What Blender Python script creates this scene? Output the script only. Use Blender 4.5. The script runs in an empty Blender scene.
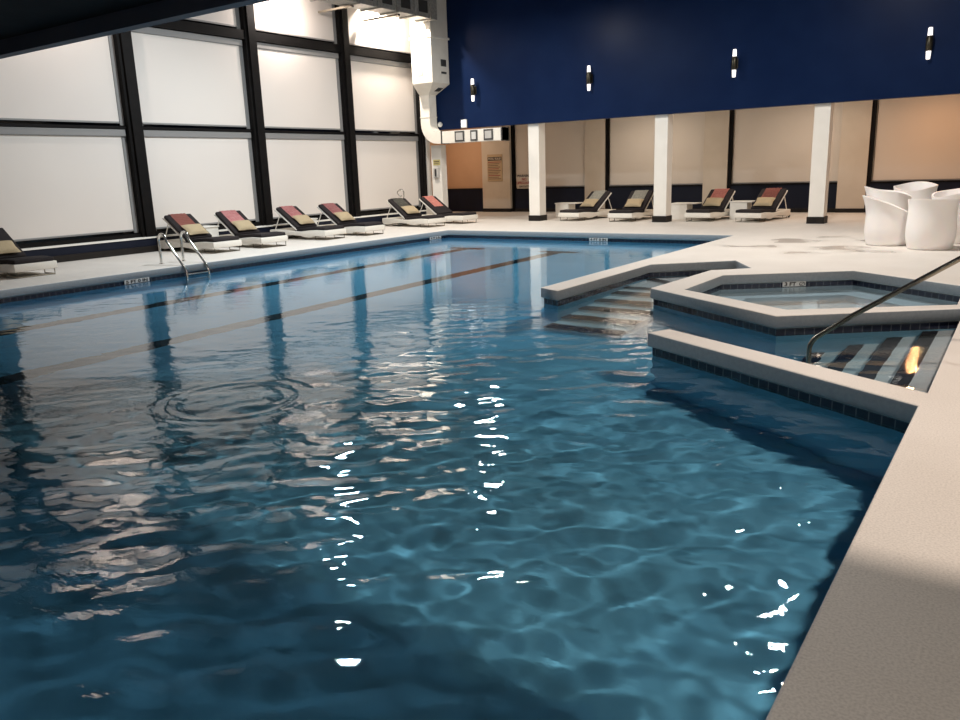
import bpy, bmesh, math, random
import numpy as np
from mathutils import Vector, Matrix, Quaternion
random.seed(4); rng = np.random.default_rng(7)
sc = bpy.context.scene
COL = sc.collection
PI = math.pi

# ------------------------------------------------------------------ camera (solved from the vanishing points)
CAM_H = 1.6
right = Vector((0.8170, 0.5727, -0.0323))
def solve_cam():
    f = 789.0; cx, cy = 480.0, 360.0
    v1 = Vector((1039-cx, 151-cy, f)).normalized()
    v2 = -Vector((-690-cx, 209-cy, f)).normalized()
    x = (v2 - v1*v2.dot(v1)).normalized()
    z = x.cross(v1)
    if z.y > 0: z = -z
    R = Matrix((x, v1, z))                       # world = R @ cam (x right, y down, z forward)
    r, d, fw = R.col[0], R.col[1], R.col[2]
    M = Matrix((r, -d, -fw)).transposed().to_4x4()
    M.translation = Vector((0, 0, CAM_H))
    return M, f
CM, FPX = solve_cam()
cd = bpy.data.cameras.new('camera'); cam = bpy.data.objects.new('camera', cd); COL.objects.link(cam)
cam.matrix_world = CM; cd.sensor_width = 36; cd.lens = FPX/960*36; cd.clip_end = 200; cd.clip_start = 0.02
sc.camera = cam

# ------------------------------------------------------------------ materials
def mat(name, color, rough=0.5, metal=0.0, spec=0.5, **kw):
    m = bpy.data.materials.new(name); m.use_nodes = True
    b = m.node_tree.nodes['Principled BSDF']
    b.inputs['Base Color'].default_value = (*color, 1); b.inputs['Roughness'].default_value = rough
    b.inputs['Metallic'].default_value = metal; b.inputs['Specular IOR Level'].default_value = spec
    for k, v in kw.items(): b.inputs[k].default_value = v
    return m
def N(m, t, **kw):
    n = m.node_tree.nodes.new(t)
    for k, v in kw.items(): setattr(n, k, v)
    return n
def L(m, a, b): m.node_tree.links.new(a, b)
def noise_mat(name, c1, c2, scale, rough=0.5, detail=4, bump=0.0, stretch=(1, 1, 1), lo=0.35, hi=0.65, **kw):
    m = mat(name, c1, rough, **kw); b = m.node_tree.nodes['Principled BSDF']
    tc = N(m, 'ShaderNodeTexCoord'); mp = N(m, 'ShaderNodeMapping'); mp.inputs['Scale'].default_value = stretch
    nz = N(m, 'ShaderNodeTexNoise'); nz.inputs['Scale'].default_value = scale; nz.inputs['Detail'].default_value = detail
    cr = N(m, 'ShaderNodeValToRGB'); cr.color_ramp.elements[0].position = lo; cr.color_ramp.elements[1].position = hi
    cr.color_ramp.elements[0].color = (*c1, 1); cr.color_ramp.elements[1].color = (*c2, 1)
    L(m, tc.outputs['Object'], mp.inputs['Vector']); L(m, mp.outputs['Vector'], nz.inputs['Vector'])
    L(m, nz.outputs['Fac'], cr.inputs['Fac']); L(m, cr.outputs['Color'], b.inputs['Base Color'])
    if bump:
        bp = N(m, 'ShaderNodeBump'); bp.inputs['Strength'].default_value = bump; bp.inputs['Distance'].default_value = 0.01
        L(m, nz.outputs['Fac'], bp.inputs['Height']); L(m, bp.outputs['Normal'], b.inputs['Normal'])
    return m
M = {}
M['white_paint'] = noise_mat('white_paint', (.85, .82, .76), (.88, .85, .79), 3, 0.45)
M['white_wall'] = noise_mat('white_wall', (.72, .69, .64), (.76, .73, .68), 2, 0.6)
M['cream_wall'] = noise_mat('cream_wall', (.60, .53, .44), (.64, .57, .48), 2, 0.6)
M['orange_wall'] = noise_mat('orange_wall', (.56, .36, .23), (.60, .39, .25), 1.2, 0.6)
M['navy_wall'] = noise_mat('navy_wall', (.0055, .0150, .054), (.0070, .0180, .061), 1.5, 0.33, spec=0.05)
M['navy_panel'] = noise_mat('navy_panel', (.006, .009, .020), (.008, .011, .025), 2, 0.5, spec=0.2)
M['navy_beam'] = noise_mat('navy_beam', (.07, .085, .13), (.08, .095, .14), 2, 0.6)
M['dark_ceiling'] = noise_mat('dark_ceiling', (.020, .020, .023), (.026, .026, .029), 3, 0.9, spec=0.1)
M['hall_ceiling'] = noise_mat('hall_ceiling', (.10, .10, .11), (.13, .13, .14), 2, 0.9, spec=0.1)
M['low_ceiling'] = noise_mat('low_ceiling', (.55, .50, .44), (.60, .55, .48), 2, 0.8)
M['black_frame'] = noise_mat('black_frame', (.0045, .004, .004), (.007, .006, .006), 6, 0.55, spec=0.12)
M['dark_trim'] = noise_mat('dark_trim', (.014, .011, .010), (.019, .016, .014), 6, 0.5, spec=0.2)
M['shade'] = noise_mat('shade', (.72, .66, .61), (.76, .70, .645), .35, 0.75, detail=2)
M['shade_rail'] = mat('shade_rail', (.24, .235, .23), 0.45)
M['tan_shade'] = noise_mat('tan_shade', (.66, .60, .53), (.70, .64, .57), .35, 0.7, detail=2)
M['glass_dark'] = mat('glass_dark', (.008, .010, .014), 0.06)
M['chrome'] = mat('chrome', (.72, .70, .66), 0.14, 1.0)
M['steel_dark'] = mat('steel_dark', (.30, .27, .22), 0.22, 1.0)
M['galvanized'] = noise_mat('galvanized', (.36, .35, .32), (.50, .48, .44), 14, 0.45, metal=0.35)
M['duct_white'] = noise_mat('duct_white', (.74, .71, .64), (.79, .76, .69), 4, 0.4)
M['grille'] = mat('grille', (.05, .05, .05), 0.5)
M['wicker'] = noise_mat('wicker', (.74, .70, .63), (.84, .80, .73), 60, 0.55, bump=0.3, stretch=(1, 1, 3))
M['cushion'] = noise_mat('cushion', (.022, .019, .020), (.034, .029, .030), 40, 0.85, bump=0.15)
M['pillow'] = noise_mat('pillow', (.40, .31, .19), (.45, .355, .22), 50, 0.85, bump=0.2)
M['plastic_white'] = noise_mat('plastic_white', (.95, .91, .89), (.96, .92, .90), 2, 0.35)
M['plastic_white'].node_tree.nodes['Principled BSDF'].inputs['Subsurface Weight'].default_value = 0.25
M['plastic_white'].node_tree.nodes['Principled BSDF'].inputs['Subsurface Radius'].default_value = (.12, .08, .06)
M['table_white'] = noise_mat('table_white', (.74, .71, .65), (.78, .75, .69), 8, 0.45)
M['cushion'].node_tree.nodes['Principled BSDF'].inputs['Specular IOR Level'].default_value = 0.12
M['rubber'] = mat('rubber', (.012, .012, .012), 0.6)
M['bronze'] = mat('bronze', (.05, .045, .032), 0.35, 0.7)
M['paper_tan'] = mat('paper_tan', (.50, .38, .24), 0.6)
M['ink'] = mat('ink', (.03, .025, .025), 0.6)
M['ink_red'] = mat('ink_red', (.30, .03, .035), 0.6)
M['ink_brown'] = mat('ink_brown', (.16, .10, .06), 0.6)
M['sign_white'] = mat('sign_white', (.62, .55, .46), 0.5)
M['marker_white'] = mat('marker_white', (.62, .62, .60), 0.3)
M['yellow_plate'] = mat('yellow_plate', (.60, .52, .22), 0.5)
M['grey_plastic'] = mat('grey_plastic', (.45, .44, .42), 0.5)
def emit(name, color, strength):
    m = bpy.data.materials.new(name); m.use_nodes = True
    b = m.node_tree.nodes['Principled BSDF']; b.inputs['Base Color'].default_value = (.8, .8, .8, 1)
    b.inputs['Emission Color'].default_value = (*color, 1); b.inputs['Emission Strength'].default_value = strength
    return m
M['sconce_glow'] = emit('sconce_glow', (1, .93, .90), 1.3)
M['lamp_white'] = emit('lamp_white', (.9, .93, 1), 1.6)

def towel_mat(name, base, dark, bands):
    """woven towel: plain ground with broken cross bands of a darker yarn (local X along the towel)"""
    m = mat(name, base, 0.9, spec=0.1); b = m.node_tree.nodes['Principled BSDF']
    tc = N(m, 'ShaderNodeTexCoord'); mp = N(m, 'ShaderNodeMapping'); mp.inputs['Scale'].default_value = (bands, 1.0, bands)
    w = N(m, 'ShaderNodeTexWave', wave_type='BANDS', bands_direction='X'); w.inputs['Scale'].default_value = 1.6
    w.inputs['Distortion'].default_value = 2.0; w.inputs['Detail Scale'].default_value = 6.0
    nz = N(m, 'ShaderNodeTexNoise'); nz.inputs['Scale'].default_value = 16
    mul = N(m, 'ShaderNodeMath', operation='MULTIPLY')
    cr = N(m, 'ShaderNodeValToRGB'); cr.color_ramp.elements[0].position = .28; cr.color_ramp.elements[1].position = .42
    cr.color_ramp.elements[0].color = (*base, 1); cr.color_ramp.elements[1].color = (*dark, 1)
    L(m, tc.outputs['Object'], mp.inputs['Vector']); L(m, mp.outputs['Vector'], w.inputs['Vector'])
    L(m, tc.outputs['Object'], nz.inputs['Vector'])
    L(m, w.outputs['Fac'], mul.inputs[0]); L(m, nz.outputs['Fac'], mul.inputs[1])
    L(m, mul.outputs[0], cr.inputs['Fac']); L(m, cr.outputs['Color'], b.inputs['Base Color'])
    return m
M['towel_rust'] = towel_mat('towel_rust', (.42, .17, .14), (.37, .14, .115), 3)
M['towel_pink'] = towel_mat('towel_pink', (.56, .28, .27), (.44, .13, .14), 4)
M['towel_red'] = towel_mat('towel_red', (.74, .34, .28), (.56, .17, .15), 4)
M['towel_grey'] = towel_mat('towel_grey', (.33, .32, .27), (.15, .15, .14), 4)

# deck: sand-finished concrete with fine speckle and a few damp smears near the tulip seats
def deck_mat():
    m = mat('deck_concrete', (.7, .66, .6), 0.55); nt = m.node_tree; b = nt.nodes['Principled BSDF']
    tc = N(m, 'ShaderNodeTexCoord')
    n1 = N(m, 'ShaderNodeTexNoise'); n1.inputs['Scale'].default_value = 95; n1.inputs['Detail'].default_value = 3
    n2 = N(m, 'ShaderNodeTexNoise'); n2.inputs['Scale'].default_value = 1.3; n2.inputs['Detail'].default_value = 5
    c1 = N(m, 'ShaderNodeValToRGB'); c1.color_ramp.elements[0].position = .30; c1.color_ramp.elements[1].position = .60
    c1.color_ramp.elements[0].color = (.56, .525, .485, 1); c1.color_ramp.elements[1].color = (.72, .68, .63, 1)
    c2 = N(m, 'ShaderNodeValToRGB'); c2.color_ramp.elements[0].position = .3; c2.color_ramp.elements[1].position = .7
    c2.color_ramp.elements[0].color = (.93, .92, .91, 1); c2.color_ramp.elements[1].color = (1, 1, 1, 1)
    mx = N(m, 'ShaderNodeMixRGB', blend_type='MULTIPLY'); mx.inputs['Fac'].default_value = 1
    # damp smears: long in x, only round (-3.4, 16)
    mp = N(m, 'ShaderNodeMapping'); mp.inputs['Scale'].default_value = (.75, .95, 1)
    n3 = N(m, 'ShaderNodeTexNoise'); n3.inputs['Scale'].default_value = 1.2; n3.inputs['Detail'].default_value = 2
    dist = N(m, 'ShaderNodeVectorMath', operation='DISTANCE'); dist.inputs[1].default_value = (-2.9, 16.2, 0)
    mr = N(m, 'ShaderNodeMapRange'); mr.inputs['From Min'].default_value = 1.2; mr.inputs['From Max'].default_value = 3.4
    mr.inputs['To Min'].default_value = .10; mr.inputs['To Max'].default_value = -.25
    ad = N(m, 'ShaderNodeMath', operation='ADD')
    c3 = N(m, 'ShaderNodeValToRGB'); c3.color_ramp.elements[0].position = .57; c3.color_ramp.elements[1].position = .70
    wet = N(m, 'ShaderNodeMixRGB', blend_type='MULTIPLY'); wet.inputs['Color2'].default_value = (.74, .73, .73, 1)
    rg = N(m, 'ShaderNodeMapRange'); rg.inputs['To Min'].default_value = .55; rg.inputs['To Max'].default_value = .18
    for n in (n1, n2): L(m, tc.outputs['Object'], n.inputs['Vector'])
    L(m, tc.outputs['Object'], mp.inputs['Vector']); L(m, mp.outputs['Vector'], n3.inputs['Vector'])
    L(m, tc.outputs['Object'], dist.inputs[0]); L(m, dist.outputs['Value'], mr.inputs['Value'])
    L(m, n3.outputs['Fac'], ad.inputs[0]); L(m, mr.outputs['Result'], ad.inputs[1]); L(m, ad.outputs[0], c3.inputs['Fac'])
    L(m, n1.outputs['Fac'], c1.inputs['Fac']); L(m, n2.outputs['Fac'], c2.inputs['Fac'])
    L(m, c1.outputs['Color'], mx.inputs['Color1']); L(m, c2.outputs['Color'], mx.inputs['Color2'])
    L(m, mx.outputs['Color'], wet.inputs['Color1']); L(m, c3.outputs['Color'], wet.inputs['Fac'])
    L(m, wet.outputs['Color'], b.inputs['Base Color'])
    L(m, c3.outputs['Color'], rg.inputs['Value']); L(m, rg.outputs['Result'], b.inputs['Roughness'])
    bp = N(m, 'ShaderNodeBump'); bp.inputs['Strength'].default_value = .25; bp.inputs['Distance'].default_value = .004
    L(m, n1.outputs['Fac'], bp.inputs['Height']); L(m, bp.outputs['Normal'], b.inputs['Normal'])
    return m
M['deck'] = deck_mat()

def tile_mat():
    m = mat('navy_tile', (.02, .025, .05), 0.18); b = m.node_tree.nodes['Principled BSDF']
    uv = N(m, 'ShaderNodeTexCoord')
    br = N(m, 'ShaderNodeTexBrick'); br.offset = 0; br.inputs['Scale'].default_value = 1
    br.inputs['Brick Width'].default_value = .105; br.inputs['Row Height'].default_value = .075
    br.inputs['Mortar Size'].default_value = .005; br.inputs['Mortar Smooth'].default_value = .1
    br.inputs['Color1'].default_value = (.012, .016, .034, 1); br.inputs['Color2'].default_value = (.022, .026, .05, 1)
    br.inputs['Mortar'].default_value = (.12, .13, .15, 1)
    L(m, uv.outputs['UV'], br.inputs['Vector']); L(m, br.outputs['Color'], b.inputs['Base Color'])
    return m
M['tile'] = tile_mat()
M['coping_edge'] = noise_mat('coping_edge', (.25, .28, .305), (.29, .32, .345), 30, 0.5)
M['plaster'] = noise_mat('plaster', (.38, .70, .90), (.42, .74, .93), 1.2, 0.7)
M['step_plaster'] = noise_mat('step_plaster', (.74, .80, .83), (.78, .84, .87), 1.2, 0.7)
M['lane_tile'] = noise_mat('lane_tile', (.016, .015, .018), (.024, .022, .025), 20, 0.4)
M['nosing'] = noise_mat('nosing', (.022, .020, .022), (.034, .030, .032), 20, 0.4)

def water_mat(name, tint):
    m = bpy.data.materials.new(name); m.use_nodes = True; nt = m.node_tree; nt.nodes.clear()
    out = nt.nodes.new('ShaderNodeOutputMaterial'); fr = nt.nodes.new('ShaderNodeFresnel'); fr.inputs['IOR'].default_value = 1.333
    g = nt.nodes.new('ShaderNodeBsdfRefraction'); g.inputs['IOR'].default_value = 1.333; g.inputs['Roughness'].default_value = 0.0
    g.inputs['Color'].default_value = (*tint, 1)
    at = nt.nodes.new('ShaderNodeAttribute'); at.attribute_name = 'depth_tint'; nt.links.new(at.outputs['Color'], g.inputs['Color'])
    r = nt.nodes.new('ShaderNodeBsdfGlossy'); r.inputs['Roughness'].default_value = 0.0; r.inputs['Color'].default_value = (1, 1, 1, 1)
    tc = nt.nodes.new('ShaderNodeTexCoord'); mp = nt.nodes.new('ShaderNodeMapping'); mp.inputs['Scale'].default_value = (.7, 1.25, 1)
    nz = nt.nodes.new('ShaderNodeTexNoise'); nz.inputs['Scale'].default_value = 17; nz.inputs['Detail'].default_value = 2.5
    pt = nt.nodes.new('ShaderNodeTexNoise'); pt.inputs['Scale'].default_value = .45
    mrr = nt.nodes.new('ShaderNodeMapRange'); mrr.inputs['From Min'].default_value = .42; mrr.inputs['From Max'].default_value = .62
    mrr.inputs['To Min'].default_value = .05; mrr.inputs['To Max'].default_value = .22
    bp = nt.nodes.new('ShaderNodeBump'); bp.inputs['Distance'].default_value = .012
    nt.links.new(tc.outputs['Object'], mp.inputs['Vector']); nt.links.new(mp.outputs['Vector'], nz.inputs['Vector'])
    nt.links.new(tc.outputs['Object'], pt.inputs['Vector']); nt.links.new(pt.outputs['Fac'], mrr.inputs['Value'])
    nt.links.new(mrr.outputs['Result'], bp.inputs['Strength']); nt.links.new(nz.outputs['Fac'], bp.inputs['Height'])
    for k in (fr, g, r): nt.links.new(bp.outputs['Normal'], k.inputs['Normal'])
    mx = nt.nodes.new('ShaderNodeMixShader')
    nt.links.new(fr.outputs[0], mx.inputs[0]); nt.links.new(g.outputs[0], mx.inputs[1]); nt.links.new(r.outputs[0], mx.inputs[2])
    nt.links.new(mx.outputs[0], out.inputs['Surface'])
    return m
M['water'] = water_mat('pool_water', (.57, .80, .89))
M['tub_water'] = water_mat('tub_water', (.80, .93, 1.0))

# ------------------------------------------------------------------ mesh helpers
class MB:
    def __init__(self): self.bm = bmesh.new()
    def box(self, a, b, bevel=0.0, seg=2, mtx=None):
        x0, y0, z0 = (min(a[i], b[i]) for i in range(3)); x1, y1, z1 = (max(a[i], b[i]) for i in range(3))
        r = bmesh.ops.create_cube(self.bm, size=1.0)
        vs = r['verts']
        for v in vs:
            v.co = Vector(((x0+x1)/2 + v.co.x*(x1-x0), (y0+y1)/2 + v.co.y*(y1-y0), (z0+z1)/2 + v.co.z*(z1-z0)))
        if bevel > 0:
            es = list({e for v in vs for e in v.link_edges})
            r2 = bmesh.ops.bevel(self.bm, geom=es, offset=bevel, segments=seg, profile=.5, affect='EDGES')
            vs = list({v for f in r2['faces'] for v in f.verts} | {v for v in vs if v.is_valid})
        if mtx is not None:
            for v in vs: v.co = mtx @ v.co
        return self
    def prism(self, pts, axis_vec, base=None, bevel=0.0, seg=2):
        """polygon pts (3-D, coplanar) extruded along axis_vec"""
        vs = [self.bm.verts.new(p) for p in pts]
        f = self.bm.faces.new(vs)
        r = bmesh.ops.extrude_face_region(self.bm, geom=[f])
        nv = [g for g in r['geom'] if isinstance(g, bmesh.types.BMVert)]
        for v in nv: v.co += Vector(axis_vec)
        if bevel:
            es = list({e for v in vs+nv for e in v.link_edges})
            bmesh.ops.bevel(self.bm, geom=es, offset=bevel, segments=seg, profile=.5, affect='EDGES')
        return self
    def tube(self, path, r, n=10, closed=False, square=False):
        P = [Vector(p) for p in path]; rings = []
        up = None
        for i, p in enumerate(P):
            a = P[i-1] if (i > 0 or closed) else P[i]
            c = P[(i+1) % len(P)] if (i < len(P)-1 or closed) else P[i]
            t = (c-a).normalized()
            if up is None:
                up = t.cross(Vector((0, 0, 1)))
                if up.length < .05: up = t.cross(Vector((0, 1, 0)))
                up.normalize()
            else:
                up = (up - t*up.dot(t)).normalized()
            w = t.cross(up)
            rr = r[i] if hasattr(r, '__len__') else r
            ring = []
            for k in range(n):
                a_ = 2*PI*k/n + (PI/4 if square else 0)
                ring.append(self.bm.verts.new(p + (up*math.cos(a_) + w*math.sin(a_))*rr*(1.4142 if square else 1)))
            rings.append(ring)
        m = len(rings)
        for i in range(m if closed else m-1):
            A, B = rings[i], rings[(i+1) % m]
            for k in range(n):
                self.bm.faces.new((A[k], A[(k+1) % n], B[(k+1) % n], B[k]))
        if not closed:
            self.bm.faces.new(rings[0][::-1]); self.bm.faces.new(rings[-1])
        return self
    def lathe(self, prof, n=20, c=(0, 0, 0), cap=True):
        rings = []
        for (r, z) in prof:
            rings.append([self.bm.verts.new((c[0]+r*math.cos(2*PI*k/n), c[1]+r*math.sin(2*PI*k/n), c[2]+z)) for k in range(n)])
        for A, B in zip(rings, rings[1:]):
            for k in range(n): self.bm.faces.new((A[k], A[(k+1) % n], B[(k+1) % n], B[k]))
        if cap:
            self.bm.faces.new(rings[0][::-1]); self.bm.faces.new(rings[-1])
        return self
    def build(self, name, m, parent=None, smooth=False, kind=None):
        bmesh.ops.recalc_face_normals(self.bm, faces=self.bm.faces[:])
        me = bpy.data.meshes.new(name); self.bm.to_mesh(me); self.bm.free()
        if smooth:
            for p in me.polygons: p.use_smooth = True
            try: me.set_sharp_from_angle(angle=math.radians(40))
            except Exception: pass
        me.materials.append(M[m] if isinstance(m, str) else m)
        o = bpy.data.objects.new(name, me); COL.objects.link(o)
        if parent: o.parent = parent
        if kind: o['kind'] = kind
        return o
def tag(o, label, cat, group=None):
    o['label'] = label; o['category'] = cat
    if group: o['group'] = group
    return o
def empty(name, loc=(0, 0, 0), rz=0.0):
    o = bpy.data.objects.new(name, None); COL.objects.link(o); o.location = loc; o.rotation_euler = (0, 0, rz)
    o.empty_display_size = .2
    return o
def thing(name, label, cat, loc=(0, 0, 0), rz=0.0, group=None): return tag(empty(name, loc, rz), label, cat, group)
def copy_thing(root, loc, rz, label, group=None):
    c = root.copy(); COL.objects.link(c); c.location = loc; c.rotation_euler = (0, 0, rz); c['label'] = label
    if group: c['group'] = group
    for ch in list(root.children):
        d = ch.copy(); COL.objects.link(d); d.parent = c
        for g in list(ch.children):
            e = g.copy(); COL.objects.link(e); e.parent = d
    return c
def struct(o): o['kind'] = 'structure'; return o

# ------------------------------------------------------------------ plan geometry
ZW = -0.212            # water level
ZF = -1.37            # pool floor
POOL = [(-13.33, -2.0), (-13.33, 17.8), (-5.40, 17.8), (-5.45, 9.34), (-5.09, 9.17), (-5.06, 12.27), (-3.97, 13.22), (-3.44, 12.31),
        (-3.94, 11.87), (-4.06, 9.84), (-2.10, 8.50), (-0.47, 9.74), (-0.46, 6.06), (-2.85, 7.40), (-2.97, 7.15), (-0.48, 5.71), (-0.50, -2.0)]
HOT = [(-3.62, 9.90), (-3.59, 11.40), (-2.04, 12.50), (-0.58, 11.42), (-0.56, 9.95), (-2.10, 8.93)]
DX0, DX1, DY0, DY1 = -16.75, 6.2, -6.2, 26.3

def deck():
    cu = bpy.data.curves.new('deck_curve', 'CURVE'); cu.dimensions = '2D'; cu.fill_mode = 'BOTH'
    cu.extrude = 0.07-0.014; cu.bevel_depth = 0.014; cu.bevel_resolution = 2; cu.offset = -0.014
    for poly in ([(DX0, DY0), (DX1, DY0), (DX1, DY1), (-19.7, DY1), (-19.7, 21.4), (DX0, 21.4)], POOL, HOT):
        sp = cu.splines.new('POLY'); sp.points.add(len(poly)-1); sp.use_cyclic_u = True
        for p, q in zip(sp.points, poly): p.co = (q[0], q[1], 0, 1)
    tmp = bpy.data.objects.new('deck_curve', cu); COL.objects.link(tmp)
    dg = bpy.context.evaluated_depsgraph_get()
    me = bpy.data.meshes.new_from_object(tmp.evaluated_get(dg))
    bpy.data.objects.remove(tmp)
    for v in me.vertices: v.co.z -= 0.07
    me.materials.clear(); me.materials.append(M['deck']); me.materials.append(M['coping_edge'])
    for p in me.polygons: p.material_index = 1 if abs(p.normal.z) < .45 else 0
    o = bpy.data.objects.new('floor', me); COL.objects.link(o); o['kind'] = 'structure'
    return o
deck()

def signed_area(P): return sum(P[i][0]*P[(i+1) % len(P)][1]-P[(i+1) % len(P)][0]*P[i][1] for i in range(len(P)))/2
def offset_poly(P, d):
    """grow a polygon outwards by d"""
    s = 1 if signed_area(P) > 0 else -1
    out = []; n = len(P)
    for i in range(n):
        a, b, c = Vector(P[i-1]), Vector(P[i]), Vector(P[(i+1) % n])
        e1, e2 = (b-a).normalized(), (c-b).normalized()
        n1, n2 = Vector((e1.y, -e1.x))*s, Vector((e2.y, -e2.x))*s
        k = n1+n2; k = k/max(k.length_squared/2, .15)
        out.append(tuple(b + k*d*(2/2)))
    return out
def wall_strip(name, poly, z0, z1, m):
    me = bpy.data.meshes.new(name); vs = []; fs = []; uvs = []
    n = len(poly); t = 0
    for i in range(n):
        a, b = poly[i], poly[(i+1) % n]; l = math.dist(a, b); k = len(vs)
        vs += [(*a, z0), (*b, z0), (*b, z1), (*a, z1)]; fs.append((k, k+1, k+2, k+3))
        uvs += [(t, z0), (t+l, z0), (t+l, z1), (t, z1)]; t += l
    me.from_pydata(vs, [], fs); uv = me.uv_layers.new(name='uv')
    for i, q in enumerate(uvs): uv.data[i].uv = q
    me.materials.append(M[m]); o = bpy.data.objects.new(name, me); COL.objects.link(o); o['kind'] = 'structure'
    return o
PW = offset_poly(POOL, 0.035); HW = offset_poly(HOT, 0.035)
wall_strip('trim_pool_wall', PW, ZF-.02, -.28, 'plaster'); wall_strip('trim_pool_tile', PW, -.28, -.06, 'tile')
wall_strip('trim_hot_tub_wall', HW, -1.15, -.28, 'step_plaster'); wall_strip('trim_hot_tub_tile', HW, -.28, -.06, 'tile')
def flat(name, poly, z, m):
    b = MB(); b.bm.faces.new([b.bm.verts.new((p[0], p[1], z)) for p in poly])
    bmesh.ops.triangulate(b.bm, faces=b.bm.faces[:])
    o = b.build(name, m, kind='structure'); return o
def slab(name, x0, x1, y0, y1, z0, z1, m):
    return MB().box((x0, y0, z0), (x1, y1, z1)).build(name, m, kind='structure')
slab('floor_pool', -13.5, -.3, -2.2, 18.0, ZF-.1, ZF, 'plaster')
flat('floor_hot_tub', HW, -1.1, 'step_plaster')
# hot tub bench: inner ring
bi = offset_poly(HOT, -0.42)
b = MB()
for i in range(6):
    a0, a1, c1, c0 = HW[i], HW[(i+1) % 6], bi[(i+1) % 6], bi[i]
    b.bm.faces.new([b.bm.verts.new((*p, -.62)) for p in (a0, a1, c1, c0)])
    b.bm.faces.new([b.bm.verts.new(p) for p in ((*c0, -.62), (*c1, -.62), (*c1, -1.1), (*c0, -1.1))])
b.build('trim_hot_tub_bench', 'step_plaster', kind='structure')
# lane lines with T ends, laid in dark tile on the floor
def lane(i, x):
    b = MB(); b.box((x-.17, -.4, ZF), (x+.17, 16.3, ZF+.006)); b.box((x-.5, 16.3, ZF), (x+.5, 16.58, ZF+.006))
    o = b.build('trim_lane_line_%d' % i, 'lane_tile', kind='structure')
lane(1, -9.1); lane(2, -11.75)

# steps in the channel round the hot tub -------------------------------------------------
def clip(poly, planes):
    for (nx, ny, d) in planes:                  # keep nx*x+ny*y <= d
        out = []
        for i in range(len(poly)):
            p, q = poly[i], poly[(i+1) % len(poly)]
            a = nx*p[0]+ny*p[1]-d; c = nx*q[0]+ny*q[1]-d
            if a <= 0: out.append(p)
            if a*c < 0:
                t = a/(a-c); out.append((p[0]+t*(q[0]-p[0]), p[1]+t*(q[1]-p[1])))
        poly = out
        if len(poly) < 3: return []
    return poly
def plane_left_of(a, c, off=0.0):
    """half plane to the left of a->c, moved outwards by off"""
    d = (Vector(c)-Vector(a)).normalized(); n = Vector((d.y, -d.x))
    return (n.x, n.y, n.dot(Vector(a))+off)
def tread(parent, poly, ztop, zbot, nose, planes):
    poly = clip(poly, planes)
    if not poly: return
    if signed_area(poly) < 0: poly = poly[::-1]
    t = MB().prism([(p[0], p[1], zbot) for p in poly], (0, 0, ztop-zbot)).build('tread', 'step_plaster', parent)
    nz = clip(poly, nose)
    if nz:
        b = MB(); b.prism([(p[0], p[1], ztop-.05) for p in nz], (0, 0, .054))
        k = Vector((-nose[0][0], -nose[0][1], 0))*.004
        for v in b.bm.verts: v.co -= Vector((nose[0][0], nose[0][1], 0))*.004
        b.build('nosing', 'nosing', t)
st = thing('pool_steps', 'white underwater steps with dark edge stripes running down from the deck below the handrail', 'pool steps', (0, 0, 0), 0, 'underwater steps beside the hot tub')
pl = [plane_left_of((-2.85, 7.40), (-.46, 6.06), .034), plane_left_of((-.47, 9.74), (-2.10, 8.50), .034), (1, 0, -.42)]
xs = [-.42, -.82, -1.13, -1.46, -1.80]; zs = [-.36, -.60, -.85, -1.10]
for i in range(4):
    x1, x0 = xs[i], xs[i+1]
    tread(st, [(x0, 5.5), (x1, 5.5), (x1, 10), (x0, 10)], zs[i], ZF, [(1, 0, x0+.14)], pl)
sl = thing('pool_steps', 'white underwater winding steps with dark edge stripes between the peninsula and the hot tub', 'pool steps', (0, 0, 0), 0, 'underwater steps beside the hot tub')
pl2 = [(-1, 0, 5.11), (1, 0, -4.025)]
ys = [11.30, 10.85, 10.30, 9.80, 9.30, 8.80]; zz = [-.60, -.75, -.90, -1.05, -1.2]
for i in range(5):
    tread(sl, [(-5.2, ys[i+1]), (-3.9, ys[i+1]), (-3.9, ys[i]), (-5.2, ys[i])], zz[i], ZF, [(0, 1, ys[i+1]+.24)], pl2)
T = [((-5.12, 11.30), (-3.98, 11.30)), ((-5.12, 12.20), (-3.98, 11.45)), ((-4.65, 12.75), (-3.90, 11.87)), ((-4.0, 13.3), (-3.40, 12.31))]
for i in range(3):
    (a, c), (e, f_) = T[i], T[i+1]
    tread(sl, [a, c, f_, e], [-.47, -.36, -.30][i], ZF, [plane_left_of(c, a, .14)], [])

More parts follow.
